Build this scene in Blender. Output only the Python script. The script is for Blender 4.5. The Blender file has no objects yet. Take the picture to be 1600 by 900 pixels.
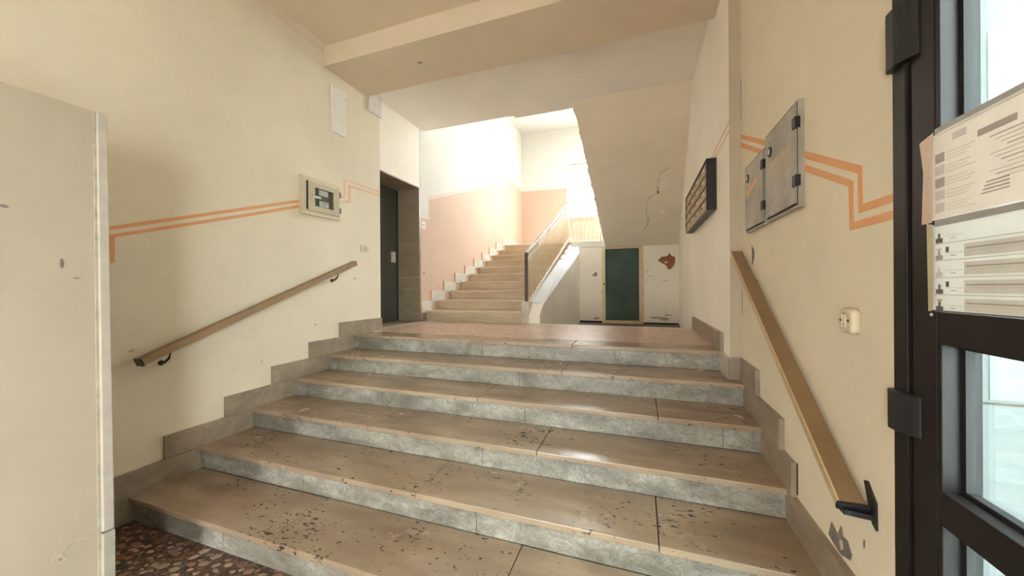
import bpy, bmesh, math, random
from mathutils import Vector, Matrix

random.seed(7)
scene = bpy.context.scene
COL = scene.collection

# ------------------------------------------------------------------ camera
F_PX, YAW, ROLL, PITCH = 565.33, 0.3397, -0.0063, -0.0004
CAM_Z = 1.388
s_, c_ = math.sin(YAW), math.cos(YAW)
right0 = Vector((c_, s_, 0)); fwd0 = Vector((-s_, c_, 0)); up0 = Vector((0, 0, 1))
fwd = fwd0 * math.cos(PITCH) + up0 * math.sin(PITCH)
up1 = up0 * math.cos(PITCH) - fwd0 * math.sin(PITCH)
right = (right0 * math.cos(ROLL) + up1 * math.sin(ROLL)).normalized()
up = right.cross(fwd).normalized()
cam_data = bpy.data.cameras.new('camera')
cam_data.sensor_width = 36.0
cam_data.lens = F_PX / 1600.0 * 36.0
cam_data.clip_start = 0.02
cam_data.clip_end = 200
cam = bpy.data.objects.new('camera', cam_data)
COL.objects.link(cam)
m = Matrix((right, up, -fwd)).transposed().to_4x4()
m.translation = Vector((0, 0, CAM_Z))
cam.matrix_world = m
scene.camera = cam

# ------------------------------------------------------------------ sky, light, exposure
world = bpy.data.worlds.new('sky'); scene.world = world
world.use_nodes = True
bg = world.node_tree.nodes['Background']
bg.inputs['Color'].default_value = (0.95, 0.98, 1.0, 1)
bg.inputs['Strength'].default_value = 4.0
vs = scene.view_settings
vs.view_transform = 'Standard'; vs.look = 'None'; vs.gamma = 1.0
vs.use_curve_mapping = False
vs.exposure = 3.25
scene.cycles.max_bounces = 9
scene.cycles.diffuse_bounces = 7
scene.cycles.glossy_bounces = 4
scene.cycles.transparent_max_bounces = 12
scene.cycles.use_denoising = True
scene.cycles.adaptive_threshold = 0.02
scene.cycles.sample_clamp_indirect = 8.0


def portal(name, loc, rot, sx, sy):
    l = bpy.data.lights.new(name, 'AREA'); l.shape = 'RECTANGLE'; l.size = sx; l.size_y = sy
    l.cycles.is_portal = True
    o = bpy.data.objects.new(name, l); o.location = loc; o.rotation_euler = rot
    COL.objects.link(o)


portal('daylight_portal', (0.86, 0.66, 1.32), (0, math.radians(90), 0), 2.6, 1.25)
portal('daylight_portal', (0.86, -2.4, 1.06), (0, math.radians(90), 0), 2.2, 1.9)
portal('daylight_portal', (-1.25, -3.9, 1.1), (math.radians(90), 0, 0), 1.05, 2.25)
portal('daylight_portal', (-0.525, 7.95, 5.76), (0, 0, 0), 1.8, 0.75)
portal('daylight_portal', (-0.55, 9.62, 4.2), (math.radians(-90), 0, 0), 2.6, 2.1)

# ------------------------------------------------------------------ materials
MATS = {}


def nodes_of(name):
    mt = bpy.data.materials.new(name); mt.use_nodes = True
    nt = mt.node_tree
    b = nt.nodes['Principled BSDF']
    MATS[name] = mt
    return mt, nt, b


def N(nt, t, **kw):
    n = nt.nodes.new(t)
    for k, v in kw.items():
        if k in n.inputs.keys() if hasattr(n.inputs, 'keys') else False:
            n.inputs[k].default_value = v
        else:
            setattr(n, k, v)
    return n


def pos(nt, scale=(1, 1, 1)):
    g = nt.nodes.new('ShaderNodeNewGeometry')
    mp = nt.nodes.new('ShaderNodeMapping')
    mp.inputs['Scale'].default_value = scale
    nt.links.new(g.outputs['Position'], mp.inputs['Vector'])
    return mp.outputs['Vector']


def noise(nt, vec, scale, detail=4, rough=0.55, dist=0.0):
    n = nt.nodes.new('ShaderNodeTexNoise')
    n.inputs['Scale'].default_value = scale
    n.inputs['Detail'].default_value = detail
    n.inputs['Roughness'].default_value = rough
    n.inputs['Distortion'].default_value = dist
    nt.links.new(vec, n.inputs['Vector'])
    return n.outputs['Fac']


def ramp(nt, fac, stops):
    r = nt.nodes.new('ShaderNodeValToRGB')
    els = r.color_ramp.elements
    while len(els) < len(stops):
        els.new(0.5)
    for e, (p, c) in zip(els, stops):
        e.position = p
        e.color = c if len(c) == 4 else (*c, 1)
    nt.links.new(fac, r.inputs['Fac'])
    return r.outputs['Color']


def mix(nt, fac, a, b, mode='MIX'):
    n = nt.nodes.new('ShaderNodeMixRGB'); n.blend_type = mode
    for inp, v in (('Fac', fac), ('Color1', a), ('Color2', b)):
        if isinstance(v, (int, float)):
            n.inputs[inp].default_value = v
        elif isinstance(v, tuple):
            n.inputs[inp].default_value = v if len(v) == 4 else (*v, 1)
        else:
            nt.links.new(v, n.inputs[inp])
    return n.outputs['Color']


def bump(nt, b, height, strength=0.2, dist=0.01):
    n = nt.nodes.new('ShaderNodeBump')
    n.inputs['Strength'].default_value = strength
    n.inputs['Distance'].default_value = dist
    nt.links.new(height, n.inputs['Height'])
    nt.links.new(n.outputs['Normal'], b.inputs['Normal'])


def sc3(c, k):
    return tuple(min(1, x * k) for x in c)


def plaster(name, col, var=0.07, bs=0.12, dirt=0.0, dirtcol=(0.3, 0.24, 0.17)):
    mt, nt, b = nodes_of(name)
    v = pos(nt)
    big = noise(nt, v, 1.3, 5, 0.6)
    c = ramp(nt, big, [(0.3, sc3(col, 1 - var)), (0.7, sc3(col, 1 + var * 0.6))])
    fine = noise(nt, v, 60, 3)
    c = mix(nt, 0.06, c, fine, 'MULTIPLY')
    if dirt:
        d = noise(nt, v, 3.1, 8, 0.7, 0.6)
        f = ramp(nt, d, [(0.60, (0, 0, 0)), (0.78, (dirt,) * 3)])
        c = mix(nt, f, c, dirtcol)
    nt.links.new(c, b.inputs['Base Color'])
    b.inputs['Roughness'].default_value = 0.75
    b.inputs['Specular IOR Level'].default_value = 0.25
    bump(nt, b, noise(nt, v, 14, 6, 0.6), bs, 0.006)
    return mt


def stone(name, light, dark, pit=0.0, rough=0.3, scale=1.0, stretch=(0.5, 1.6, 1.6), pitcol=(0.03, 0.025, 0.02), vein=0.5, dist=0.8, soft=False, mottle=0.0):
    mt, nt, b = nodes_of(name)
    v = pos(nt, stretch)
    v1 = pos(nt)
    n1 = noise(nt, v, 4 * scale, 3 if soft else 8, 0.5 if soft else 0.65, dist)
    c = ramp(nt, n1, [(0.30, dark), (0.52, tuple((a + d) / 2 for a, d in zip(light, dark))), (0.70, light)])
    n2 = noise(nt, v, 11 * scale, 10, 0.72, 1.8)
    ve = ramp(nt, n2, [(0.46, (0, 0, 0)), (0.495, (vein,) * 3), (0.52, (0, 0, 0))])
    c = mix(nt, ve, c, sc3(dark, 0.55))
    if mottle:
        mo = noise(nt, pos(nt, (0.9, 1.0, 2.2)), 3.2, 6, 0.62, 0.4)
        mc = ramp(nt, mo, [(0.30, (1 - mottle,) * 3), (0.66, (1, 1, 1))])
        c = mix(nt, 1.0, c, mc, 'MULTIPLY')
    if pit:
        n3 = noise(nt, pos(nt, (0.6, 1.1, 1.1)), 48, 2.5, 0.55, 0.5)
        n4 = noise(nt, v1, 2.6, 3)
        ad = nt.nodes.new('ShaderNodeMath'); ad.operation = 'MULTIPLY_ADD'; ad.inputs[1].default_value = 0.55
        nt.links.new(n4, ad.inputs[0]); nt.links.new(n3, ad.inputs[2])
        f = ramp(nt, ad.outputs[0], [(0.945, (0, 0, 0)), (0.975, (0.9,) * 3)])
        c = mix(nt, f, c, pitcol)
    nt.links.new(c, b.inputs['Base Color'])
    rr = ramp(nt, noise(nt, v1, 5, 2), [(0.2, (rough * 0.85,) * 3), (0.8, (min(1, rough * 1.2),) * 3)])
    nt.links.new(rr, b.inputs['Roughness'])
    if not soft:
        bump(nt, b, n2, 0.05, 0.004)
    return mt


def plain(name, col, rough=0.5, metal=0.0, var=0.05, scale=20, spec=0.5, bs=0.0):
    mt, nt, b = nodes_of(name)
    v = pos(nt)
    n = noise(nt, v, scale, 4)
    c = ramp(nt, n, [(0.3, sc3(col, 1 - var)), (0.7, sc3(col, 1 + var))])
    nt.links.new(c, b.inputs['Base Color'])
    b.inputs['Roughness'].default_value = rough
    b.inputs['Metallic'].default_value = metal
    b.inputs['Specular IOR Level'].default_value = spec
    if bs:
        bump(nt, b, n, bs, 0.004)
    return mt


def glass(name, tint=(0.93, 0.98, 0.97), refl=0.08):
    mt = bpy.data.materials.new(name); mt.use_nodes = True
    nt = mt.node_tree; nt.nodes.clear()
    out = nt.nodes.new('ShaderNodeOutputMaterial')
    tr = nt.nodes.new('ShaderNodeBsdfTransparent'); tr.inputs['Color'].default_value = (*tint, 1)
    gl = nt.nodes.new('ShaderNodeBsdfGlossy'); gl.inputs['Roughness'].default_value = 0.02
    lw = nt.nodes.new('ShaderNodeLayerWeight'); lw.inputs['Blend'].default_value = 0.25
    mp = nt.nodes.new('ShaderNodeMath'); mp.operation = 'MULTIPLY'; mp.inputs[1].default_value = 0.5
    ad = nt.nodes.new('ShaderNodeMath'); ad.operation = 'ADD'; ad.inputs[1].default_value = refl * 0.4
    nt.links.new(lw.outputs['Fresnel'], mp.inputs[0]); nt.links.new(mp.outputs[0], ad.inputs[0])
    mx = nt.nodes.new('ShaderNodeMixShader')
    nt.links.new(ad.outputs[0], mx.inputs[0]); nt.links.new(tr.outputs[0], mx.inputs[1]); nt.links.new(gl.outputs[0], mx.inputs[2])
    nt.links.new(mx.outputs[0], out.inputs['Surface'])
    MATS[name] = mt
    return mt


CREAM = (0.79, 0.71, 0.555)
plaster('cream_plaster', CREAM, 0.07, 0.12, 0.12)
plaster('cream_plaster_rough', CREAM, 0.09, 0.3, 0.35)
plaster('ceiling_plaster', (0.93, 0.89, 0.815), 0.05, 0.1)  # landing ceiling paled, stairwell brightness put into its colour
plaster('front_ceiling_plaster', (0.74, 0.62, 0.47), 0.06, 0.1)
plaster('soffit_plaster', (0.92, 0.83, 0.68), 0.06, 0.12)  # soffit colour lightened to make up for weak light under the flight
plaster('white_plaster', (0.74, 0.73, 0.69), 0.04, 0.1)
plaster('brightened_landing_plaster', (0.93, 0.885, 0.79), 0.05, 0.12, 0.1)  # landing walls paled, the colour stands in for missing light
plaster('door_wall_plaster', (0.93, 0.87, 0.76), 0.07, 0.35, 0.25)  # also paled, as too little light reaches the green door wall
plaster('string_white', (0.66, 0.67, 0.69), 0.03, 0.1)
plaster('panel_plaster', (0.50, 0.43, 0.325), 0.07, 0.12, 0.2)
plaster('peach_paint', (0.68, 0.505, 0.39), 0.05, 0.08)
plaster('peach_line', (0.78, 0.40, 0.20), 0.06, 0.08)
plaster('soft_peach_line', (0.84, 0.55, 0.37), 0.06, 0.08)
plaster('exterior_render', (0.15, 0.163, 0.165), 0.12, 0.9, 0.4, (0.08, 0.095, 0.095))
plaster('exterior_panel', (0.19, 0.20, 0.20), 0.05, 0.3)
stone('tread_stone', (0.43, 0.325, 0.222), (0.30, 0.208, 0.137), pit=1.0, rough=0.24, vein=0.14, dist=0.3, soft=True, mottle=0.22)
stone('riser_stone', (0.53, 0.508, 0.44), (0.22, 0.19, 0.142), pit=0.0, rough=0.38, scale=1.1, stretch=(0.9, 1, 1.3), vein=0.75, mottle=0.5)
stone('skirting_stone', (0.42, 0.34, 0.25), (0.27, 0.21, 0.15), rough=0.45, vein=0.25, mottle=0.25)
stone('upper_tread_stone', (0.66, 0.54, 0.40), (0.46, 0.34, 0.22), rough=0.35, vein=0.25)
stone('upper_skirting_stone', (0.72, 0.69, 0.62), (0.56, 0.53, 0.47), rough=0.45, vein=0.15)
stone('jamb_stone', (0.33, 0.26, 0.18), (0.20, 0.15, 0.10), rough=0.4, vein=0.3)
stone('border_stone', (0.66, 0.60, 0.48), (0.48, 0.42, 0.32), rough=0.3, vein=0.2)
plain('door_metal', (0.014, 0.011, 0.010), 0.42, 0.0, 0.1, 20, 0.22)
plain('hinge_black', (0.012, 0.012, 0.013), 0.45)
plain('gasket', (0.01, 0.01, 0.01), 0.7)
plain('rail_brown', (0.23, 0.145, 0.07), 0.42, 0.0, 0.12, 8)
plain('rail_brass', (0.62, 0.46, 0.27), 0.35, 0.3)
plain('rail_tan', (0.33, 0.225, 0.125), 0.42, 0.0, 0.1, 8)
plain('black_plastic', (0.018, 0.018, 0.022), 0.4)
plain('lift_door', (0.075, 0.075, 0.065), 0.45, 0.2, 0.15)
plain('green_panel', (0.060, 0.092, 0.076), 0.55, 0.0, 0.25, 2, 0.2)
plain('beige_wood', (0.64, 0.48, 0.30), 0.55, 0.0, 0.1)
plain('yellow_wood', (0.70, 0.60, 0.36), 0.55, 0.0, 0.1)
plain('dark_matte', (0.05, 0.04, 0.032), 0.9, 0.0, 0.3)
plain('basement_floor', (0.14, 0.11, 0.09), 0.8, 0.0, 0.3)
plain('cabinet_grey', (0.36, 0.33, 0.275), 0.5, 0.15, 0.25, 6)
plain('cabinet_patch', (0.44, 0.36, 0.29), 0.6, 0.0, 0.1)
plain('orange_mark', (0.75, 0.42, 0.14), 0.7)
plain('ivory_plastic', (0.66, 0.58, 0.42), 0.45)
plain('ivory_dark', (0.52, 0.45, 0.30), 0.45)
plain('white_plastic', (0.82, 0.80, 0.76), 0.45)
plain('plate_white', (0.78, 0.74, 0.66), 0.5)
plain('box_grey', (0.66, 0.64, 0.60), 0.6, 0.0, 0.12, 30)
plain('meter_dark', (0.075, 0.075, 0.055), 0.5)
plain('label_paper', (0.68, 0.68, 0.62), 0.6)
plain('black_steel', (0.015, 0.015, 0.016), 0.4)
plain('steel_grey', (0.22, 0.21, 0.20), 0.4, 0.3)
plain('mail_door', (0.40, 0.29, 0.17), 0.45, 0.1, 0.12)
plain('paper', (0.84, 0.78, 0.72), 0.6, 0.0, 0.03)
plain('paper_white', (0.86, 0.86, 0.83), 0.6, 0.0, 0.03)
for nm, cc in (('paper', (0.86, 0.79, 0.72)), ('paper_white', (0.86, 0.86, 0.83))):
    nt = MATS[nm].node_tree; pb = nt.nodes['Principled BSDF']; outn = nt.nodes['Material Output']
    tl = nt.nodes.new('ShaderNodeBsdfTranslucent'); tl.inputs['Color'].default_value = (*cc, 1)
    mxs = nt.nodes.new('ShaderNodeMixShader'); mxs.inputs[0].default_value = 0.22
    nt.links.new(pb.outputs[0], mxs.inputs[1]); nt.links.new(tl.outputs[0], mxs.inputs[2]); nt.links.new(mxs.outputs[0], outn.inputs['Surface'])
plain('print_grey', (0.42, 0.38, 0.36), 0.7)
plain('print_light', (0.66, 0.61, 0.57), 0.7)
plain('print_dark', (0.13, 0.12, 0.11), 0.7)
plain('tape', (0.60, 0.45, 0.35), 0.3)
plain('sleeve', (0.33, 0.32, 0.31), 0.35)
plain('brick_red', (0.30, 0.125, 0.055), 0.9, 0.0, 0.35, 30, bs=0.4)
plain('plaster_edge', (0.55, 0.46, 0.34), 0.9)
plain('scuff', (0.20, 0.17, 0.15), 0.9, 0.0, 0.3)
plain('soft_scuff', (0.46, 0.40, 0.30), 0.9, 0.0, 0.2)
plain('flake_pale', (0.92, 0.84, 0.70), 0.9)
plain('crack_tan', (0.62, 0.52, 0.39), 0.9, 0.0, 0.15)
plain('chip_scar', (0.30, 0.25, 0.2), 0.9, 0.0, 0.3)
plain('bead_white', (0.50, 0.46, 0.385), 0.5, 0.0, 0.08)
plain('bead_green', (0.42, 0.41, 0.32), 0.6, 0.0, 0.1)
plain('rail_grey', (0.52, 0.50, 0.46), 0.35, 0.3)
plain('newel_dark', (0.06, 0.035, 0.022), 0.35)
plain('baluster_cream', (0.78, 0.66, 0.42), 0.4)
plain('window_white', (0.84, 0.83, 0.78), 0.45)
plain('asphalt', (0.58, 0.57, 0.55), 0.9)
glass('door_glass', (0.88, 0.96, 0.95))
glass('window_glass', (0.97, 0.98, 0.98), 0.03)


def terrazzo(name, cols, mortar, scale, stretch=(1, 1, 1), rough=0.3):
    mt, nt, b = nodes_of(name)
    v = pos(nt, stretch)
    vo = nt.nodes.new('ShaderNodeTexVoronoi'); vo.inputs['Scale'].default_value = scale
    nt.links.new(v, vo.inputs['Vector'])
    ve = nt.nodes.new('ShaderNodeTexVoronoi'); ve.feature = 'DISTANCE_TO_EDGE'; ve.inputs['Scale'].default_value = scale
    nt.links.new(v, ve.inputs['Vector'])
    sep = nt.nodes.new('ShaderNodeSeparateColor'); nt.links.new(vo.outputs['Color'], sep.inputs['Color'])
    n = len(cols)
    c = ramp(nt, sep.outputs[0], [(i / (n - 1), cc) for i, cc in enumerate(cols)])
    f = ramp(nt, ve.outputs['Distance'], [(0.04, (1, 1, 1)), (0.10, (0, 0, 0))])
    c = mix(nt, f, c, mortar)
    nt.links.new(c, b.inputs['Base Color'])
    b.inputs['Roughness'].default_value = rough
    return mt


terrazzo('terrazzo_pink', [(0.50, 0.28, 0.20), (0.60, 0.41, 0.31), (0.40, 0.19, 0.13), (0.66, 0.53, 0.42), (0.52, 0.31, 0.225)], (0.50, 0.37, 0.28), 22, (0.6, 1, 1))
terrazzo('terrazzo_brown', [(0.10, 0.05, 0.035), (0.19, 0.10, 0.07), (0.07, 0.045, 0.035), (0.26, 0.19, 0.14), (0.14, 0.08, 0.06)], (0.045, 0.03, 0.024), 42, (1, 0.7, 1), 0.35)
for i, c in enumerate([(0.34, 0.17, 0.11), (0.46, 0.31, 0.20), (0.24, 0.10, 0.065), (0.36, 0.25, 0.17)]):
    plain('terrazzo_chip_%d' % i, c, 0.3, 0.0, 0.2, 60)

# ------------------------------------------------------------------ builders
WLOC = {}


def V(*a):
    return Vector(a)


class MB:
    def __init__(self):
        self.bm = bmesh.new(); self.mi = 0

    def box(self, x0, x1, y0, y1, z0, z1, bevel=0.0):
        r = bmesh.ops.create_cube(self.bm, size=1.0)
        vs_ = r['verts']
        for v in vs_:
            v.co = V((x0 + x1) / 2 + v.co.x * (x1 - x0), (y0 + y1) / 2 + v.co.y * (y1 - y0), (z0 + z1) / 2 + v.co.z * (z1 - z0))
        fs = set(f for v in vs_ for f in v.link_faces)
        for f in fs:
            f.material_index = self.mi
        if bevel > 0:
            es = list(set(e for v in vs_ for e in v.link_edges))
            bmesh.ops.bevel(self.bm, geom=es, offset=bevel, segments=2, affect='EDGES', profile=0.6)
        return self

    def prism(self, pts, ext):
        """polygon of 3D points extruded by vector ext"""
        ext = Vector(ext)
        a = [self.bm.verts.new(Vector(p)) for p in pts]
        b = [self.bm.verts.new(Vector(p) + ext) for p in pts]
        n = len(pts)
        fs = [self.bm.faces.new(a), self.bm.faces.new(b[::-1])]
        for i in range(n):
            fs.append(self.bm.faces.new((a[i], b[i], b[(i + 1) % n], a[(i + 1) % n])))
        for f in fs:
            f.material_index = self.mi
        return self

    def hull(self, vs8):
        """box given by 8 corners: 4 bottom then 4 top"""
        v = [self.bm.verts.new(Vector(p)) for p in vs8]
        for f in ((0, 3, 2, 1), (4, 5, 6, 7), (0, 1, 5, 4), (1, 2, 6, 5), (2, 3, 7, 6), (3, 0, 4, 7)):
            self.bm.faces.new([v[i] for i in f]).material_index = self.mi
        return self

    def tube(self, path, r, seg=8, cap=True):
        path = [Vector(p) for p in path]
        rings = []
        for i, p in enumerate(path):
            d = (path[min(i + 1, len(path) - 1)] - path[max(i - 1, 0)]).normalized()
            a = d.cross(V(0, 0, 1)) if abs(d.z) < 0.95 else d.cross(V(1, 0, 0))
            a.normalize(); b = d.cross(a)
            rr = r[i] if isinstance(r, (list, tuple)) else r
            rings.append([self.bm.verts.new(p + (a * math.cos(t) + b * math.sin(t)) * rr) for t in [2 * math.pi * k / seg for k in range(seg)]])
        for i in range(len(rings) - 1):
            for k in range(seg):
                f = self.bm.faces.new((rings[i][k], rings[i][(k + 1) % seg], rings[i + 1][(k + 1) % seg], rings[i + 1][k]))
                f.smooth = True; f.material_index = self.mi
        if cap:
            self.bm.faces.new(rings[0][::-1]).material_index = self.mi
            self.bm.faces.new(rings[-1]).material_index = self.mi
        return self

    def bar(self, p0, p1, side, w, h):
        """straight rectangular bar from p0 to p1; side = direction of width, h along the third axis"""
        p0, p1, side = Vector(p0), Vector(p1), Vector(side).normalized()
        d = (p1 - p0).normalized(); n = side.cross(d).normalized()
        if n.z < 0:
            n = -n
        c = lambda p, a, b: p + side * (a * w / 2) + n * (b * h / 2)
        return self.hull([c(p0, -1, -1), c(p0, 1, -1), c(p1, 1, -1), c(p1, -1, -1), c(p0, -1, 1), c(p0, 1, 1), c(p1, 1, 1), c(p1, -1, 1)])

    def lathe(self, c, axis, prof, seg=20):
        """prof: (radius, offset along axis) list"""
        c, axis = Vector(c), Vector(axis).normalized()
        a = axis.cross(V(0, 0, 1)) if abs(axis.z) < 0.9 else axis.cross(V(1, 0, 0))
        a.normalize(); b = axis.cross(a)
        rings = [[self.bm.verts.new(c + axis * o + (a * math.cos(t) + b * math.sin(t)) * max(r, 1e-4)) for t in [2 * math.pi * k / seg for k in range(seg)]] for r, o in prof]
        for i in range(len(rings) - 1):
            for k in range(seg):
                f = self.bm.faces.new((rings[i][k], rings[i][(k + 1) % seg], rings[i + 1][(k + 1) % seg], rings[i + 1][k]))
                f.smooth = True; f.material_index = self.mi
        self.bm.faces.new(rings[0][::-1]).material_index = self.mi
        self.bm.faces.new(rings[-1]).material_index = self.mi
        return self

    def build(self, name, mats, parent=None, label=None, cat=None, group=None, kind=None, bevel=0.0):
        bm = self.bm
        bmesh.ops.recalc_face_normals(bm, faces=bm.faces)
        xs = [v.co.x for v in bm.verts]; ys = [v.co.y for v in bm.verts]; zs = [v.co.z for v in bm.verts]
        base = V((min(xs) + max(xs)) / 2, (min(ys) + max(ys)) / 2, min(zs))
        bmesh.ops.translate(bm, verts=bm.verts, vec=-base)
        me = bpy.data.meshes.new(name); bm.to_mesh(me); bm.free()
        if isinstance(mats, str):
            mats = [mats]
        for mm in mats:
            me.materials.append(MATS[mm])
        o = bpy.data.objects.new(name, me); COL.objects.link(o)
        WLOC[o.name] = base
        if parent is not None:
            o.parent = parent; o.location = base - WLOC[parent.name]
        else:
            o.location = base
        tag(o, label, cat, group, kind)
        if bevel:
            bv = o.modifiers.new('edge', 'BEVEL'); bv.width = bevel; bv.segments = 2; bv.limit_method = 'ANGLE'
        return o


def tag(o, label=None, cat=None, group=None, kind=None):
    if label: o['label'] = label
    if cat: o['category'] = cat
    if group: o['group'] = group
    if kind: o['kind'] = kind
    return o


def empty(name, loc, label=None, cat=None, group=None, kind=None):
    o = bpy.data.objects.new(name, None); COL.objects.link(o)
    o.location = loc; o.empty_display_size = 0.05
    WLOC[o.name] = Vector(loc)
    return tag(o, label, cat, group, kind)


def dup(o, loc, parent=None, name=None):
    """copy of one mesh object whose base goes to world point loc"""
    c = o.copy(); COL.objects.link(c)
    WLOC[c.name] = Vector(loc)
    c.parent = parent
    c.location = Vector(loc) - (WLOC[parent.name] if parent else V(0, 0, 0))
    return c


def B(*a, **k):
    return MB().box(*a, **k)


def polyX(pts, x, t):
    """prism of (y, z) outline in the plane X = x, thickness t along X"""
    return MB().prism([(x, p[0], p[1]) for p in pts], (t, 0, 0))


def polyY(pts, y, t):
    return MB().prism([(p[0], y, p[1]) for p in pts], (0, t, 0))


# ================================================================== SETTING
XL, XR, XP, XE = -2.911, 0.657, 0.588, -3.07       # wall faces: left, right, landing right, lift/stair left
RI, TR, Y0 = 0.15, 0.3632, 3.090                   # entrance flight: riser, tread, landing nosing
ZL = 0.90                                          # landing level
ZC = 3.76                                          # ceiling
YB, ZH = 8.20, 2.416                               # half landing edge and level
YW = 9.55                                          # stairwell back wall
ZT = 5.62                                          # stairwell top
UT, UR, UY = 0.3855, 0.1516, 4.715                 # upper flight tread, riser, first nosing

floor = B(-3.2, XR + 0.12, -3.85, 1.62, -0.12, 0).build('floor', 'terrazzo_brown', None, 'brown terrazzo entrance floor at the foot of the wide steps', 'floor', kind='structure')
wl = MB().box(-3.25, XL, -3.85, 3.54, -0.1, ZC + 0.1)
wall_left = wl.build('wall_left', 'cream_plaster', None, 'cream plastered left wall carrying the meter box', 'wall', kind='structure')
FY = -3.7
DX0, DX1, DZ = -1.75, -0.75, 2.2
wall_front = MB().box(-3.25, DX0, FY - 0.15, FY, -0.1, ZC + 0.1).box(DX1, XR + 0.12, FY - 0.15, FY, -0.1, ZC + 0.1).box(DX0, DX1, FY - 0.15, FY, DZ, ZC + 0.1).build('wall_front', 'cream_plaster', None, 'cream wall behind the viewpoint', 'wall', kind='structure')
# built-out box on the left
part = B(XL - 0.02, -2.2, -3.71, 0.872, 0, 2.154)
wall_part = part.build('wall_partition', 'panel_plaster', None, 'plastered boxed-out partition in the left foreground, lower than the ceiling', 'wall', kind='structure')
# right wall near: solid between pilaster and entrance
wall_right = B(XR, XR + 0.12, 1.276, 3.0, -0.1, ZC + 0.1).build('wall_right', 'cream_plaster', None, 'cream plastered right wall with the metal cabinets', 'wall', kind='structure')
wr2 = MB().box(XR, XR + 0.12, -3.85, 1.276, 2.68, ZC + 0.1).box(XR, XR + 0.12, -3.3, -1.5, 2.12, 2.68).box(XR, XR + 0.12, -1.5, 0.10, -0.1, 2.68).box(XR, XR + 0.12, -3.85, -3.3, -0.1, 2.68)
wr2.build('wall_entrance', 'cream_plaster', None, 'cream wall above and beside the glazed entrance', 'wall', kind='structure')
# landing right wall, widening behind the landing
wp = MB()
wp.prism([(XP, 2.862, 0), (XP, 4.72, 0), (0.775, 8.4, 0), (0.79, 9.7, 0), (1.0, 9.7, 0), (1.0, 2.862, 0)], (0, 0, ZT + 0.2))
wall_rl = wp.build('wall_right_landing', 'brightened_landing_plaster', None, 'cream right wall of the landing behind the letterboxes', 'wall', kind='structure')
B(XP + 0.0005, XR + 0.1, 2.85, 2.8625, 0, ZC + 0.1).build('wall_pilaster', 'panel_plaster', None, 'shade-toned return of the wall where it steps in beside the small cabinet', 'wall', kind='structure')  # face coloured darker than the adjoining walls to carry its shade
# lift wall and stair wall
we = MB().box(-3.75, XE, 3.54, 4.602, 2.882, ZT + 0.1).box(-3.75, XL - 0.2, 3.40, 3.545, 0.5, ZT + 0.1).box(-3.75, -3.50, 3.5, 4.7, 0.5, 2.9).box(-3.75, XE - 0.012, 4.596, 4.63, 0.5, 2.9)
wall_lift = we.build('wall_lift', 'brightened_landing_plaster', None, 'cream wall above the lift doorway', 'wall', kind='structure')
wall_stair = B(-3.3, XE, 4.624, 9.7, 0.3, ZT + 0.1).build('wall_stair_left', 'white_plaster', None, 'pale left wall beside the upper flight with a peach dado', 'wall', kind='structure')
# stairwell back wall with window opening
WX0, WX1, WZ0, WZ1 = -1.79, 0.45, 3.27, 4.655
wb = MB()
wb.box(-3.3, WX0, YW, YW + 0.15, 2.2, ZT + 0.1).box(WX1, 1.0, YW, YW + 0.15, 2.2, ZT + 0.1)
wb.box(WX0, WX1, YW, YW + 0.15, 2.2, WZ0).box(WX0, WX1, YW, YW + 0.15, WZ1, ZT + 0.1)
wall_back = wb.build('wall_back', 'white_plaster', None, 'stairwell back wall around the window, cream over peach', 'wall', kind='structure')
# upper storey closure
B(-3.3, 1.0, 2.9, 3.05, ZC + 0.2, ZT + 0.1).build('wall_upper', 'white_plaster', None, 'upper storey wall over the beam', 'wall', kind='structure')
B(-3.3, XL, 3.05, 3.41, ZC + 0.2, ZT + 0.1).build('wall_upper_left', 'white_plaster', None, 'upper storey left wall beside the lift shaft', 'wall', kind='structure')
SKX0, SKX1, SKY0, SKY1 = -1.4, 0.35, 7.6, 8.30
MB().box(-3.3, 1.0, 2.9, SKY0, ZT, ZT + 0.12).box(-3.3, 1.0, SKY1, 9.7, ZT, ZT + 0.12).box(-3.3, SKX0, SKY0, SKY1, ZT, ZT + 0.12).box(SKX1, 1.0, SKY0, SKY1, ZT, ZT + 0.12).build('ceiling_stairwell', 'white_plaster', None, 'white ceiling high over the stairwell', 'ceiling', kind='structure')
# main ceiling: slab of the upper landing
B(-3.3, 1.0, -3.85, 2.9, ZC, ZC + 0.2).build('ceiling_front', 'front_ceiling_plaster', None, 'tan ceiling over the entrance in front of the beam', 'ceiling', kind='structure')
ce = MB().box(-3.3, 1.0, 2.9, 4.60, ZC, ZC + 0.2).box(-3.2, -1.625, 4.60, 4.715, ZC, ZC + 0.2).box(-1.625, -0.79, 4.60, 4.79, ZC, ZC + 0.2)
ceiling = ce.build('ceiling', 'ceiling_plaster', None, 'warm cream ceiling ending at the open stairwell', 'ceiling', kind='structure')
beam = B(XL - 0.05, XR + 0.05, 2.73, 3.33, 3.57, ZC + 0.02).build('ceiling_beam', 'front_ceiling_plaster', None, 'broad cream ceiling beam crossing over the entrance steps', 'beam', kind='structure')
# coved left edge of the front ceiling
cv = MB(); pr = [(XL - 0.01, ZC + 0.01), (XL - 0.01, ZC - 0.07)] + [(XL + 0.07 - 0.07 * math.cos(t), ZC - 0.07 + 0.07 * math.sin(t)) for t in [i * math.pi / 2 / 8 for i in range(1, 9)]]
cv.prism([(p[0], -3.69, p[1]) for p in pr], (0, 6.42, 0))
cv.build('trim_cove', 'front_ceiling_plaster', None, 'rounded cove between the left wall and the front ceiling', 'cove', kind='structure')
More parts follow.
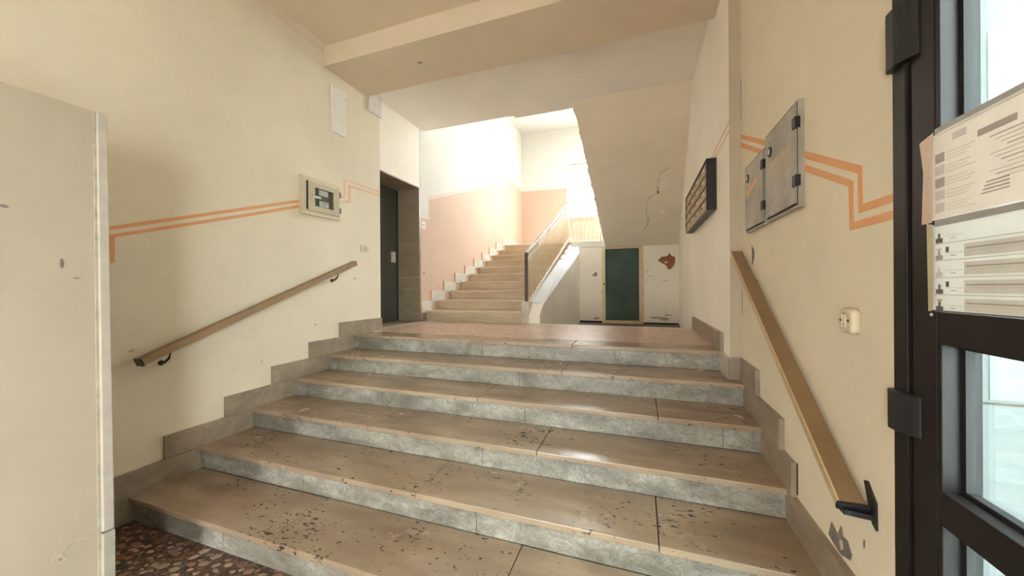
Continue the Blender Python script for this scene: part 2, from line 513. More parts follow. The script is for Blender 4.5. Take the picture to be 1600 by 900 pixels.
# landing, half landing, basement
fl = B(-3.07, XP, 3.36, 4.60, 0.70, ZL).build('floor_landing', 'terrazzo_pink', None, 'pink terrazzo floor of the landing', 'floor', kind='structure')
MB().box(-2.95, XP, 4.60, 4.73, 0.70, ZL + 0.001).build('landing_edge_strip', 'border_stone', fl)
MB().box(-3.08, -2.951, 4.601, 4.79, 0.70, ZL - 0.0005).box(-2.951, -1.40, 4.731, 4.79, 0.70, ZL - 0.0005).build('step_bed', 'border_stone', fl)
B(-3.07, -2.95, 3.60, 4.61, 0.70, ZL + 0.001).build('threshold_strip', 'border_stone', fl)
B(-3.5, -3.07, 3.545, 4.602, 0.70, ZL + 0.001).build('lift_threshold', 'jamb_stone', fl)
B(XE, 0.80, YB + 0.03, YW, 2.27, ZH).build('floor_half_landing', 'white_plaster', None, 'half landing slab in front of the stairwell window', 'floor', kind='structure')
B(-1.45, -0.70, YB - 0.012, YB + 0.03, 2.29, ZH + 0.001, bevel=0.003).build('landing_fascia', 'white_plaster', bpy.data.objects['floor_half_landing'])
fb = MB().box(-1.3, 0.80, 4.73, YB + 0.02, 0.45, 0.60).box(-1.3, 0.66, 4.73, 5.05, 0.60, 0.75)
fb.build('floor_basement', 'basement_floor', None, 'dark floor two steps down in front of the green door', 'floor', kind='structure')
wbm = MB().box(-1.30, -0.775, YB, YB + 0.12, 0.5, 2.28).box(0.055, 0.80, YB, YB + 0.12, 0.5, 2.28).box(-0.78, 0.06, YB, YB + 0.12, 2.262, 2.28)
wall_bas = wbm.build('wall_basement', 'door_wall_plaster', None, 'cracked cream wall around the green door under the half landing', 'wall', kind='structure')
B(-1.29, -0.79, YB - 0.012, YB + 0.002, 0.60, 0.645).build('dark_foot_strip', 'dark_matte', wall_bas)  # dark strips along the foot of the wall
B(0.07, 0.755, YB - 0.012, YB + 0.002, 0.60, 0.635).build('dark_foot_strip', 'dark_matte', wall_bas)
# outside: porch wall and ground
wx = MB().box(XR + 0.121, 4.5, 1.9, 2.1, -0.12, 2.9)
wall_porch = wx.build('wall_porch', 'exterior_render', None, 'pale rough rendered wall outside the glass door', 'wall', kind='structure')
B(1.249, 2.4, 1.896, 1.902, 0.952, 2.345).build('render_panel', 'exterior_panel', wall_porch)
B(0.80, 2.88, 1.897, 1.902, 0.934, 0.940).build('render_joint', 'dark_matte', wall_porch)
B(2.9, 3.2, -0.6, 1.9, -0.12, 5.5).build('added_sky_block', 'exterior_render', None, 'unseen rendered wall added outside to block sky light from the side', 'wall', kind='structure')  # unseen block added to keep sidelong sky light off the left wall
B(-14, XR + 0.12, -12, -3.86, -0.16, -0.02).build('ground_street', 'asphalt', None, 'pale paving behind the viewpoint', 'ground', kind='structure')
B(XR + 0.12, 14, -12, 1.9, -0.16, -0.02).build('ground_outside', 'asphalt', None, 'pale paving outside the entrance', 'ground', kind='structure')

# ------------------------------------------------------------------ painted lines on the walls
def stripe(parent, pts, x, t, mat, name='painted_stripe'):
    return polyX(pts, x, t).build(name, mat, parent)


e = 0.0015
stripe(wall_left, [(1.10, 1.724), (1.10, 1.701), (2.061, 2.037), (2.49, 2.186), (2.49, 2.215), (2.061, 2.063)], XL - 0.001, e + 0.001, 'peach_line')
stripe(wall_left, [(1.198, 1.710), (1.197, 1.549), (1.228, 1.551), (1.229, 1.699), (2.061, 1.986), (2.49, 2.141), (2.49, 2.170), (2.061, 2.011)], XL - 0.001, e + 0.001, 'peach_line')
stripe(wall_left, [(2.90, 2.338), (2.983, 2.358), (2.984, 2.542), (3.189, 2.547), (3.539, 2.549), (3.539, 2.527), (3.189, 2.530), (3.01, 2.526), (3.009, 2.340), (2.90, 2.318)], XL - 0.001, e + 0.001, 'soft_peach_line')
stripe(wall_left, [(2.90, 2.294), (3.044, 2.328), (3.045, 2.493), (3.189, 2.500), (3.539, 2.508), (3.539, 2.486), (3.189, 2.477), (3.077, 2.474), (3.075, 2.305), (2.90, 2.270)], XL - 0.001, e + 0.001, 'soft_peach_line')
stripe(wall_right, [(2.849, 2.425), (2.305, 2.173), (1.927, 1.994), (1.430, 1.762), (1.426, 1.642), (1.277, 1.640), (1.277, 1.618), (1.450, 1.618), (1.453, 1.744), (1.928, 1.963), (2.306, 2.142), (2.849, 2.395)], XR + 0.001, -e - 0.001, 'peach_line')
stripe(wall_right, [(2.849, 2.370), (1.928, 1.938), (1.479, 1.728), (1.477, 1.595), (1.277, 1.594), (1.277, 1.570), (1.502, 1.571), (1.507, 1.717), (1.929, 1.908), (2.849, 2.338)], XR + 0.001, -e - 0.001, 'peach_line')
stripe(wall_rl, [(2.86, 2.535), (3.45, 2.505), (4.70, 2.49), (4.70, 2.475), (3.45, 2.488), (2.86, 2.515)], XP + 0.001, -e - 0.001, 'soft_peach_line')
stripe(wall_rl, [(2.86, 2.475), (3.30, 2.454), (4.70, 2.44), (4.70, 2.425), (3.30, 2.438), (2.86, 2.455)], XP + 0.001, -e - 0.001, 'soft_peach_line')
# peach dado on the stair wall and the back wall
dado = [(4.626, 0.92), (9.549, 2.42), (9.549, 4.05), (8.739, 4.13), (6.458, 3.32), (4.86, 2.765), (4.86, 2.455), (4.626, 2.445)]
polyX(dado, XE - 0.001, e + 0.001).build('peach_dado', 'peach_paint', wall_stair)
polyX([(4.626, 2.489), (4.83, 2.499), (4.833, 2.795), (6.458, 3.360), (8.739, 4.172), (9.549, 4.10), (9.549, 4.085), (8.739, 4.155), (6.458, 3.345), (4.845, 2.783), (4.843, 2.488), (4.626, 2.477)], XE - 0.001, e + 0.001).build('painted_stripe', 'soft_peach_line', wall_stair)
polyY([(XE + 0.002, ZH), (WX0 - 0.03, ZH), (WX0 - 0.03, 4.03), (XE + 0.002, 4.05)], YW + 0.001, -e - 0.001).build('peach_dado', 'peach_paint', wall_back)
polyY([(WX0 - 0.03, ZH), (0.76, ZH), (0.76, WZ0 - 0.08), (WX0 - 0.03, WZ0 - 0.08)], YW + 0.001, -e - 0.001).build('peach_dado', 'peach_paint', wall_back)

# ------------------------------------------------------------------ corner bead of the partition
tb = empty('trim_corner', (-2.2, 0.89, 0), 'chipped white corner bead on the edge of the left partition', 'corner bead', kind='structure')
MB().hull([(-2.24, 0.880, 0.345), (-2.185, 0.880, 0.345), (-2.185, 0.917, 0.345), (-2.24, 0.917, 0.345), (-2.24, 0.872, 2.154), (-2.19, 0.872, 2.154), (-2.19, 0.903, 2.154), (-2.24, 0.903, 2.154)]).build('bead', 'bead_white', tb, bevel=0.004)
MB().hull([(-2.24, 0.878, 0), (-2.183, 0.878, 0), (-2.183, 0.918, 0), (-2.24, 0.918, 0), (-2.24, 0.880, 0.338), (-2.183, 0.880, 0.338), (-2.183, 0.918, 0.338), (-2.24, 0.918, 0.338)]).build('bead_foot', 'bead_green', tb, bevel=0.003)
MB().hull([(-2.21, 0.870, 0.0), (-2.197, 0.870, 0.0), (-2.197, 0.881, 0.0), (-2.21, 0.881, 0.0), (-2.21, 0.864, 2.15), (-2.197, 0.864, 2.15), (-2.197, 0.874, 2.15), (-2.21, 0.874, 2.15)]).build('dirty_groove', 'soft_scuff', tb)


def blotch(parent, centre, axis, rx, rz, mat, name, n=9, jag=0.35, t=0.002, seed=0):
    """small irregular patch on a wall; axis 'X' or 'Y' plane, centre on the wall, t towards the room"""
    rnd = random.Random(seed)
    pts = []
    for k in range(n):
        a = 2 * math.pi * k / n
        q = 1 - jag * rnd.random()
        du, dz = math.cos(a) * rx * q, math.sin(a) * rz * q
        pts.append((centre[0], centre[1] + du, centre[2] + dz) if axis == 'X' else (centre[0] + du, centre[1], centre[2] + dz))
    ext = (t, 0, 0) if axis == 'X' else (0, t, 0)
    return MB().prism(pts, ext).build(name, mat, parent)


blotch(wall_part, (-2.2005, 0.632, 1.70), 'X', 0.012, 0.008, 'scuff', 'scuff_mark', seed=1)
blotch(wall_part, (-2.2005, 0.772, 1.497), 'X', 0.008, 0.022, 'scuff', 'scuff_mark', seed=2)
blotch(wall_part, (-2.2005, 0.812, 1.440), 'X', 0.012, 0.004, 'scuff', 'scuff_mark', seed=3)
for k, (y, z, a, b_) in enumerate([(0.755, 0.325, 0.022, 0.025), (0.79, 0.345, 0.02, 0.014), (0.825, 0.352, 0.022, 0.010), (0.855, 0.372, 0.012, 0.010), (0.77, 0.30, 0.016, 0.02)]):
    blotch(wall_part, (-2.2005, y, z), 'X', a, b_, 'soft_scuff', 'scuff_mark', seed=10 + k, n=11, jag=0.55)

# ================================================================== ENTRANCE FLIGHT
flight = empty('entrance_steps', (-1.13, 2.2, 0), 'wide worn marble entrance steps rising to the landing', 'staircase')
joints = {0: [-1.75, -0.55], 1: [-1.9, -0.566], 2: [-2.3, -1.105, 0.10], 3: [-1.76, -0.565], 4: [-2.3, -1.135, 0.07], 5: [-1.745, -0.542]}
TH = 0.032
for i in range(6):
    y, z = Y0 - TR * i, ZL - RI * i
    xr = XP if i == 0 else XR
    yb = 3.36 if i == 0 else y + TR + 0.02
    xs = [XL + 0.001] + joints[i] + [xr - 0.001]
    for a, b_ in zip(xs[:-1], xs[1:]):
        g = 0.0018
        dz = random.uniform(-0.0012, 0.0012)
        B(a + (g if a > XL + .01 else 0), b_ - (g if b_ < xr - .01 else 0), y + random.uniform(-.002, .002), yb, z - TH, z + dz, bevel=0.005).build('tread_slab', 'tread_stone', flight)
    xs2 = [XL + 0.001] + [q + 0.35 * (-1) ** i for q in joints[i]] + [XR - 0.001]
    for a, b_ in zip(xs2[:-1], xs2[1:]):
        B(a + (0.0015 if a > XL + .01 else 0), b_ - (0.0015 if b_ < XR - .01 else 0), y + 0.022, y + 0.045, z - RI, z - TH).build('riser_slab', 'riser_stone', flight)
core = MB()
for i in range(6):
    y, z = Y0 - TR * i, ZL - RI * i
    core.box(XL, XP if i == 0 else XR, y + 0.03, y + TR + 0.03, -0.1, z - TH)
core.build('core', 'dark_matte', flight)

# stepped skirting stones
bl = empty('baseboard_left', (XL, 2.3, 0), 'stepped stone skirting climbing the left wall beside the entrance steps', 'skirting', kind='structure')
for i in range(6):
    y0 = Y0 - TR * i - 0.188
    y1 = 3.545 if i == 0 else Y0 - TR * (i - 1) + 0.02
    z = ZL - RI * i
    if i == 5:
        y0 = 0.5
    B(XL - 0.005, XL + 0.020, y0 + 0.001, y1 - 0.001, z - 0.003, z + 0.144, bevel=0.002).build('skirting_stone', 'skirting_stone', bl)
B(XL - 0.005, XL + 0.019, 0.5, Y0 - TR * 5 + 0.02, 0.0, 0.147).build('skirting_stone', 'skirting_stone', bl)
br = empty('baseboard_right', (XR, 2.0, 0), 'stepped stone skirting down the right wall beside the entrance steps', 'skirting', kind='structure')
for (y0, y1, z0, z1) in [(2.47, 2.85, 0.745, 0.896), (2.09, 2.745, 0.595, 0.744), (1.94, 2.382, 0.445, 0.594), (1.40, 2.018, 0.295, 0.444), (1.281, 1.655, 0.147, 0.294), (1.281, 1.298, 0.0, 0.146)]:
    B(XR + 0.005, XR - 0.021, y0, y1, z0, z1, bevel=0.003).build('skirting_stone', 'skirting_stone', br)
B(XR + 0.004, XR - 0.004, 1.934, 1.94, 0.46, 0.60).build('open_joint', 'dark_matte', br)
bl2 = empty('baseboard_landing', (XP, 3.6, 0.75), 'stone skirting on the landing right wall under the letterboxes', 'skirting', kind='structure')
B(XP + 0.005, XP - 0.022, 3.072, 4.617, ZL, 1.042, bevel=0.002).build('skirting_stone', 'skirting_stone', bl2)
B(XP + 0.005, XP - 0.021, 2.846, 3.12, 0.75, 0.897, bevel=0.002).build('skirting_stone', 'border_stone', bl2)
B(XP - 0.02, XR - 0.002, 2.826, 2.852, 0.75, 0.897, bevel=0.002).build('skirting_stone', 'skirting_stone', bl2)

# terrazzo chips near the foot of the steps, flush flakes in the floor
chip_src = []
rnd = random.Random(3)
for k in range(12):
    n = rnd.randint(5, 7)
    pts = [(math.cos(2 * math.pi * q / n) * rnd.uniform(0.6, 1.0), math.sin(2 * math.pi * q / n) * rnd.uniform(0.35, 0.7), 0) for q in range(n)]
    me = bpy.data.meshes.new('stone_chip')
    bm = bmesh.new()
    a = [bm.verts.new((p[0] * 0.92, p[1] * 0.92, 1)) for p in pts]; b_ = [bm.verts.new((p[0], p[1], 0)) for p in pts]
    bm.faces.new(a)
    for q in range(n):
        bm.faces.new((b_[q], b_[(q + 1) % n], a[(q + 1) % n], a[q]))
    bmesh.ops.recalc_face_normals(bm, faces=bm.faces)
    bm.to_mesh(me); bm.free()
    me.materials.append(MATS['terrazzo_chip_%d' % (k % 4)])
    chip_src.append(me)
placed = []
tries = 0
while len(placed) < 290 and tries < 6000:
    tries += 1
    x, y, r = rnd.uniform(-2.88, -1.35), rnd.uniform(0.72, 1.275), rnd.uniform(0.012, 0.036)
    if x < -2.17 and y < 0.925:
        continue
    if any((x - a) ** 2 + (y - b) ** 2 < ((r + c) * 0.72) ** 2 for a, b, c in placed):
        continue
    placed.append((x, y, r))
    o = bpy.data.objects.new('stone_chip', chip_src[rnd.randrange(12)]); COL.objects.link(o)
    o.parent = floor
    o.location = V(x, y, -0.0005) - WLOC[floor.name]
    o.rotation_euler = (0, 0, rnd.uniform(-0.5, 0.5) + 0.3)
    o.scale = (r, r, 0.0016)

# ================================================================== UPPER FLIGHT
uf = empty('upper_flight', (-2.2, 6.4, ZL), 'narrow pale stone flight climbing to the window half landing', 'staircase')
XT = -1.39
for k in range(1, 10):
    y, z = UY + UT * (k - 1), ZL + UR * k
    xe = -1.50 if k == 1 else XT - 0.010 * (k - 2)
    B(XE + 0.002, xe, y, y + UT + 0.03, z - 0.035, z, bevel=0.006).build('tread_slab', 'upper_tread_stone', uf)
    B(XE + 0.002, (-1.53 if k == 1 else xe - 0.05), y + 0.025, y + 0.05, z - UR, z - 0.035).build('riser_slab', 'upper_tread_stone', uf)
y = UY + UT * 9
B(XE + 0.002, -1.45, YB - 0.02, YB + 0.30, ZH - 0.035, ZH + 0.002, bevel=0.006).build('tread_slab', 'upper_tread_stone', uf)
B(XE + 0.002, -1.50, YB + 0.0, YB + 0.025, ZH - UR, ZH - 0.035).build('riser_slab', 'upper_tread_stone', uf)
cr = MB()
for k in range(1, 10):
    y, z = UY + UT * (k - 1), ZL + UR * k
    cr.box(XE + 0.001, -1.545 if k == 1 else -1.47, y + 0.04, y + UT + 0.05, ZL - 0.2, z - 0.034)
cr.build('core', 'brightened_landing_plaster', uf)
# infill wall under the flight with its canted white string
inf = [(4.735, 0.52), (YB + 0.01, 0.52), (YB + 0.01, 2.165), (4.95, 1.165), (4.735, 1.02)]
polyX(inf, -1.46, 0.18).build('infill_wall', 'door_wall_plaster', uf)
st = MB()
a0, a1 = 4.94, YB
st.hull([(-1.47, a0, 1.10), (-1.277, a0, 1.155), (-1.277, a1, 2.165), (-1.47, a1, 2.12), (-1.47, a0, 1.19), (-1.43, a0, 1.19), (-1.475, a1, 2.36), (-1.50, a1, 2.36)])
st.build('canted_string', 'string_white', uf)
B(-1.535, -1.43, 4.725, 4.90, ZL - 0.001, 1.20, bevel=0.004).build('newel_block', 'border_stone', uf)
# stepped skirting of the upper flight
bs = empty('baseboard_stair', (XE, 6.4, ZL), 'stepped white stone skirting beside the upper flight', 'skirting', kind='structure')
for k in range(1, 10):
    y, z = UY + UT * (k - 1) - 0.20, ZL + UR * k
    y0 = max(y, 4.627)
    B(XE - 0.005, XE + 0.018, y0, y + UT, z - 0.004, z + 0.15, bevel=0.002).build('skirting_stone', 'upper_skirting_stone', bs)
    B(XE - 0.004, XE + 0.016, y0 - 0.018, y0 - 0.0005, z, z + 0.152).build('end_strip', 'peach_line', bs)  # orange strip on the front end of each skirting stone
    B(XE - 0.005, XE + 0.0175, y0, y + 0.24, z - UR + 0.13, z - 0.0045).build('skirting_stone', 'upper_skirting_stone', bs)
B(XE - 0.005, XE + 0.018, YB - 0.2, YW - 0.001, ZH, ZH + 0.15).build('skirting_stone', 'upper_skirting_stone', bs)
B(XE - 0.005, XE + 0.018, 4.627, UY + 0.03, ZL + 0.001, ZL + UR - 0.03).build('skirting_stone', 'skirting_stone', bs)

# railing of the upper flight
rl = empty('stair_railing', (-1.5, 4.78, 1.13), 'cream metal railing with thin balusters beside the upper flight', 'railing')
XQ = -1.475
B(XQ - 0.02, XQ + 0.02, 4.755, 4.795, 1.12, 1.875, bevel=0.006).build('newel_post', 'newel_dark', rl)
P0, P1 = V(XQ, 4.78, 1.865), V(XQ - 0.03, 8.10, 3.285)
MB().bar(P0 + V(0, -0.01, 0.0), P1, (1, 0, 0), 0.05, 0.028).build('handrail', 'rail_grey', rl, bevel=0.006)
Q0, Q1 = V(XQ, 4.80, 1.765), V(XQ - 0.03, 8.10, 3.185)
MB().bar(Q0, Q1, (1, 0, 0), 0.022, 0.03).build('upper_rail', 'window_white', rl)
R0, R1 = V(XQ, 4.80, 1.150), V(XQ - 0.03, 8.10, 2.47)
MB().bar(R0, R1, (1, 0, 0), 0.022, 0.03).build('lower_rail', 'window_white', rl)
nb = 27
for k in range(1, nb):
    t = k / nb
    a = R0.lerp(R1, t); b_ = Q0.lerp(Q1, t)
    MB().tube([a, b_], 0.0065, 6).build('baluster', 'baluster_cream', rl)
for k in (0.18, 0.42, 0.68, 0.92):
    p = P0.lerp(P1, k); MB().tube([p + V(0, 0, -0.01), Q0.lerp(Q1, k)], 0.008, 6).build('spacer', 'rail_grey', rl)
for k in (2, 3, 5, 7, 9):
    y = UY + UT * (k - 1) + 0.17; t = (y - R0.y) / (R1.y - R0.y)
    p = R0.lerp(R1, t); MB().tube([p, (p.x, p.y, ZL + UR * k - 0.004)], 0.009, 6).build('foot', 'rail_grey', rl)
MB().tube([(XQ - 0.03, 8.11, ZH - 0.01), (XQ - 0.03, 8.11, 3.30)], 0.014, 8).build('corner_post', 'window_white', rl)
MB().tube([(-0.80, 8.13, 2.40), (-0.80, 8.13, 3.34)], 0.014, 8).build('corner_post', 'window_white', rl)
MB().tube([(-1.56, 8.18, 3.318), (-0.80, 8.15, 3.330)], 0.012, 8).build('cross_rail', 'steel_grey', rl)
MB().bar((XQ - 0.03, 8.16, 3.19), (-0.80, 8.15, 3.20), (0, 1, 0), 0.02, 0.025).build('upper_rail', 'window_white', rl)
MB().bar((XQ - 0.03, 8.16, 2.47), (-0.80, 8.15, 2.47), (0, 1, 0), 0.02, 0.025).build('lower_rail', 'window_white', rl)
for k in range(1, 8):
    x = XQ - 0.03 + (0.705) * k / 8
    MB().tube([(x, 8.158, 2.47), (x, 8.158, 3.19)], 0.0065, 6).build('baluster', 'baluster_cream', rl)

# ================================================================== SECOND FLIGHT (seen from below)
sf = empty('second_flight', (0, 6.4, 2.26), 'plastered underside of the second stair flight sloping over the green door', 'staircase')
def xl2(y):
    return -0.79 + (y - 4.6) / (8.2 - 4.6) * 0.08
def xr2(y):
    return XP + 0.004 + max(0, y - 4.72) * 0.0508 + 0.004
sl = MB()
ya, yb_ = 4.598, 8.215
za, zb = 3.762, 2.258
sl.hull([(xl2(ya), ya, za), (xr2(ya), ya, za), (xr2(yb_), yb_, zb), (xl2(yb_), yb_, zb), (xl2(ya), ya, za + 0.14), (xr2(ya), ya, za + 0.14), (xr2(yb_), yb_, zb + 0.16), (xl2(yb_), yb_, zb + 0.16)])
def soff(y):
    return za + (y - ya) / (yb_ - ya) * (zb - za)
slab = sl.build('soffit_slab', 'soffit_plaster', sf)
rnd2 = random.Random(5)
for k in range(1, 10):
    yk = 8.17 - 0.372 * (k - 1); z = ZH + 0.1516 * k
    B(xl2(yk) - 0.022, 0.70 if k < 6 else 0.58, yk - 0.37 - 0.02, yk, soff(yk - 0.39) + 0.015, z - 0.035).build('step', 'white_plaster', sf)
    B(xl2(yk) - 0.035 - rnd2.random() * 0.012, 0.70 if k < 6 else 0.58, yk - 0.38, yk + 0.025, z - 0.036, z, bevel=0.004).build('tread_slab', 'upper_tread_stone', sf)
# cracks and flaked plaster on the soffit (points along the slope)
def flake(cx, cy, rx, ry, seed, mat, t=0.006, n=9):
    r_ = random.Random(seed); pts = []
    for k in range(n):
        a = 2 * math.pi * k / n; q = 1 - 0.45 * r_.random()
        yy = cy + math.sin(a) * ry * q
        pts.append((cx + math.cos(a) * rx * q, yy, soff(yy) + 0.001))
    MB().prism(pts, (0, -t * 0.38, -t)).build('plaster_flake', mat, sf)
crack = [(0.441, 5.954), (0.381, 5.998), (0.301, 6.04), (0.29, 6.195), (0.278, 6.389), (0.274, 6.531), (0.195, 6.586), (0.136, 6.679), (0.118, 6.853), (0.109, 7.057), (0.15, 7.2), (0.137, 7.446), (0.092, 7.572)]
for (xa, y1_), (xb, y2_) in zip(crack[:-1], crack[1:]):
    w = 0.006 + 0.016 * rnd2.random()
    MB().prism([(xa - w * .4, y1_, soff(y1_) + .001), (xa + w, y1_ + .01, soff(y1_ + .01) + .001), (xb + w, y2_, soff(y2_) + .001), (xb - w * .4, y2_, soff(y2_) + .001)], (0, -0.001, -0.0025)).build('crack', 'crack_tan', sf)
flake(0.29, 6.42, 0.022, 0.09, 2, 'plaster_edge')
flake(0.30, 6.50, 0.018, 0.05, 8, 'brick_red', 0.007)
flake(0.255, 6.45, 0.018, 0.10, 9, 'flake_pale', 0.007)
flake(0.36, 6.33, 0.09, 0.16, 4, 'flake_pale', 0.003)
flake(0.39, 7.05, 0.075, 0.10, 3, 'flake_pale', 0.003)
flake(0.24, 6.93, 0.08, 0.10, 6, 'flake_pale', 0.002)

# ================================================================== LIFT DOOR
d2 = empty('door_2', (-3.45, 4.07, ZL), 'dark grey lift door set deep in a brown stone doorway', 'lift door', kind='structure')
B(-3.50, -3.455, 3.56, 4.60, ZL + 0.001, 2.868).build('leaf', 'lift_door', d2)
B(-3.456, -3.44, 3.56, 3.60, ZL + 0.001, 2.868).build('frame_side', 'lift_door', d2)
B(-3.456, -3.44, 4.575, 4.582, ZL + 0.001, 2.868).build('frame_side', 'gasket', d2)
hp = B(-3.456, -3.435, 4.43, 4.52, 1.775, 1.935, bevel=0.004).build('handle_plate', 'rail_grey', d2)
B(-3.436, -3.425, 4.455, 4.495, 1.80, 1.91, bevel=0.003).build('grip', 'ivory_plastic', hp)
B(-3.50, XE + 0.003, 4.582, 4.6225, ZL + 0.001, 1.55, bevel=0.002).build('jamb_stone', 'jamb_stone', d2)
B(-3.50, XE + 0.003, 4.582, 4.6225, 1.552, 2.868, bevel=0.002).build('jamb_stone', 'jamb_stone', d2)
B(-3.50, XE + 0.003, 3.545, 4.6225, 2.868, 2.884, bevel=0.002).build('lintel_stone', 'jamb_stone', d2)
cp = empty('call_plate', (XE, 4.69, 2.28), 'small white call button plate on the peach wall beside the lift', 'button plate')
B(XE - 0.001, XE + 0.008, 4.65, 4.735, 2.285, 2.39, bevel=0.002).build('plate', 'white_plastic', cp)
MB().lathe((XE + 0.007, 4.693, 2.345), (1, 0, 0), [(0.012, 0), (0.012, 0.004), (0.008, 0.006)], 14).build('button', 'print_dark', cp)
B(XE + 0.007, XE + 0.010, 4.680, 4.706, 2.305, 2.318).build('button_label', 'print_grey', cp)
blotch(wall_stair, (XE, 4.70, 1.62), 'X', 0.03, 0.018, 'chip_scar', 'plaster_chip', t=0.003, seed=31)

# ================================================================== GREEN DOOR
d3 = empty('door_3', (-0.36, YB, 0.6), 'dark green panel door in a beige timber frame under the stairs', 'door', kind='structure')
B(-0.785, -0.715, YB - 0.03, YB + 0.05, 0.60, 2.262, bevel=0.004).build('frame_post', 'yellow_wood', d3)
B(-0.015, 0.065, YB - 0.03, YB + 0.05, 0.60, 2.262, bevel=0.004).build('frame_post', 'beige_wood', d3)
B(-0.715, -0.015, YB - 0.03, YB + 0.05, 2.225, 2.262, bevel=0.004).build('frame_head', 'beige_wood', d3)
B(-0.715, -0.015, YB + 0.0, YB + 0.04, 0.66, 2.225).build('green_leaf', 'green_panel', d3)
B(-0.715, -0.015, YB - 0.02, YB + 0.045, 0.60, 0.665, bevel=0.003).build('bottom_rail', 'beige_wood', d3)
MB().lathe((-0.737, YB - 0.03, 1.46), (0, -1, 0), [(0.018, 0), (0.018, 0.01), (0.010, 0.012)], 12).build('lock', 'dark_matte', d3)
for z in (1.30, 1.0):
    blotch(d3, (-0.785, YB - 0.031, z), 'Y', 0.012, 0.03, 'chip_scar', 'paint_chip', t=-0.002, seed=int(z * 10))
# broken plaster showing brick
hole = [(0.361, 1.945), (0.436, 2.023), (0.51, 2.02), (0.584, 2.058), (0.694, 2.0), (0.681, 1.855), (0.619, 1.763), (0.558, 1.752), (0.509, 1.846), (0.435, 1.889)]
hb = MB()
cx = sum(p[0] for p in hole) / 10; cz = sum(p[1] for p in hole) / 10
rings = []
for k, (sc_, yy) in enumerate([(1.0, YB + 0.0005), (1.0, YB - 0.010), (0.9, YB - 0.003), (0.5, YB - 0.0015)]):
    rings.append([hb.bm.verts.new((cx + (p[0] - cx) * sc_, yy, cz + (p[1] - cz) * sc_)) for p in hole])
for a, b_ in zip(rings[:-1], rings[1:]):
    for k in range(10):
        hb.bm.faces.new((a[k], a[(k + 1) % 10], b_[(k + 1) % 10], b_[k]))
hb.bm.faces.new(rings[-1])
hb.build('broken_plaster_brick', 'brick_red', wall_bas)
blotch(wall_bas, (0.587, YB, 2.062), 'Y', 0.028, 0.022, 'gasket', 'broken_plaster_socket', t=-0.012, seed=5)
blotch(wall_bas, (0.52, YB, 1.90), 'Y', 0.04, 0.035, 'plaster_edge', 'broken_plaster_mortar', t=-0.006, seed=6)
MB().prism([(-1.005, YB, 1.645), (-0.92, YB, 1.743), (-0.879, YB, 1.671), (-0.921, YB, 1.629)], (0, -0.004, 0)).build('plaster_chip', 'chip_scar', wall_bas)
for k, (x, z, a, b_) in enumerate([(0.15, 1.72, 0.05, 0.03), (0.22, 1.62, 0.07, 0.02), (0.5, 1.52, 0.10, 0.008), (0.25, 1.55, 0.06, 0.012)]):
    blotch(wall_bas, (x, YB, z), 'Y', a, b_, 'plaster_edge' if k == 2 else 'cream_plaster', 'plaster_blister', t=-0.003, seed=50 + k)
for k, (x, z, a, b_) in enumerate([(0.30, 0.74, 0.16, 0.03), (0.48, 0.72, 0.12, 0.05), (0.55, 0.80, 0.10, 0.02), (-0.9, 0.70, 0.08, 0.04)]):
    blotch(wall_bas, (x, YB, z), 'Y', a, b_, 'soft_scuff', 'damp_stain', t=-0.002, seed=60 + k, n=12, jag=0.5)

# ================================================================== STAIRWELL WINDOW
w1 = empty('window_1', (-1.0, YW, WZ0), 'bright white framed stairwell window above the half landing', 'window', kind='structure')
fw = 0.05
B(WX0 - 0.035, WX0, YW - 0.02, YW + 0.05, WZ0 - 0.02, WZ1 + 0.035, bevel=0.004).build('casing', 'window_white', w1)
B(WX0, WX1, YW - 0.02, YW + 0.05, WZ1, WZ1 + 0.035, bevel=0.004).build('casing', 'window_white', w1)
B(WX1, WX1 + 0.035, YW - 0.02, YW + 0.05, WZ0 - 0.02, WZ1 + 0.035, bevel=0.004).build('casing', 'window_white', w1)
B(WX0 - 0.05, WX1 + 0.05, YW - 0.06, YW + 0.10, WZ0 - 0.05, WZ0, bevel=0.005).build('sill', 'white_plaster', w1)
nw = 4
for k in range(nw):
    a = WX0 + (WX1 - WX0) * k / nw; b_ = WX0 + (WX1 - WX0) * (k + 1) / nw
    sash = MB().box(a, a + fw, YW + 0.06, YW + 0.11, WZ0, WZ1).box(b_ - fw, b_, YW + 0.06, YW + 0.11, WZ0, WZ1).box(a + fw, b_ - fw, YW + 0.06, YW + 0.11, WZ0, WZ0 + 0.05).box(a + fw, b_ - fw, YW + 0.06, YW + 0.11, WZ1 - 0.06, WZ1)
    so_ = sash.build('sash', 'window_white', w1)
    B(a + fw, b_ - fw, YW + 0.083, YW + 0.088, WZ0 + 0.05, WZ1 - 0.06).build('pane', 'window_glass', so_)
gr = empty('window_guard', (-0.7, YW + 0.2, WZ0 + 0.03), 'low pale metal guard rail outside the stairwell window', 'guard rail')
MB().bar((WX0 + 0.01, YW + 0.20, WZ0 + 0.24), (WX1, YW + 0.20, WZ0 + 0.24), (0, 1, 0), 0.02, 0.02).build('guard_rail', 'rail_grey', gr)
MB().bar((WX0 + 0.01, YW + 0.20, WZ0 + 0.02), (WX1, YW + 0.20, WZ0 + 0.02), (0, 1, 0), 0.02, 0.02).build('guard_rail', 'rail_grey', gr)
for k in range(13):
    x = WX0 + 0.03 + k * 0.175
    B(x - 0.007, x + 0.007, YW + 0.193, YW + 0.207, WZ0 + 0.02, WZ0 + 0.24).build('guard_bar', 'rail_grey', gr)

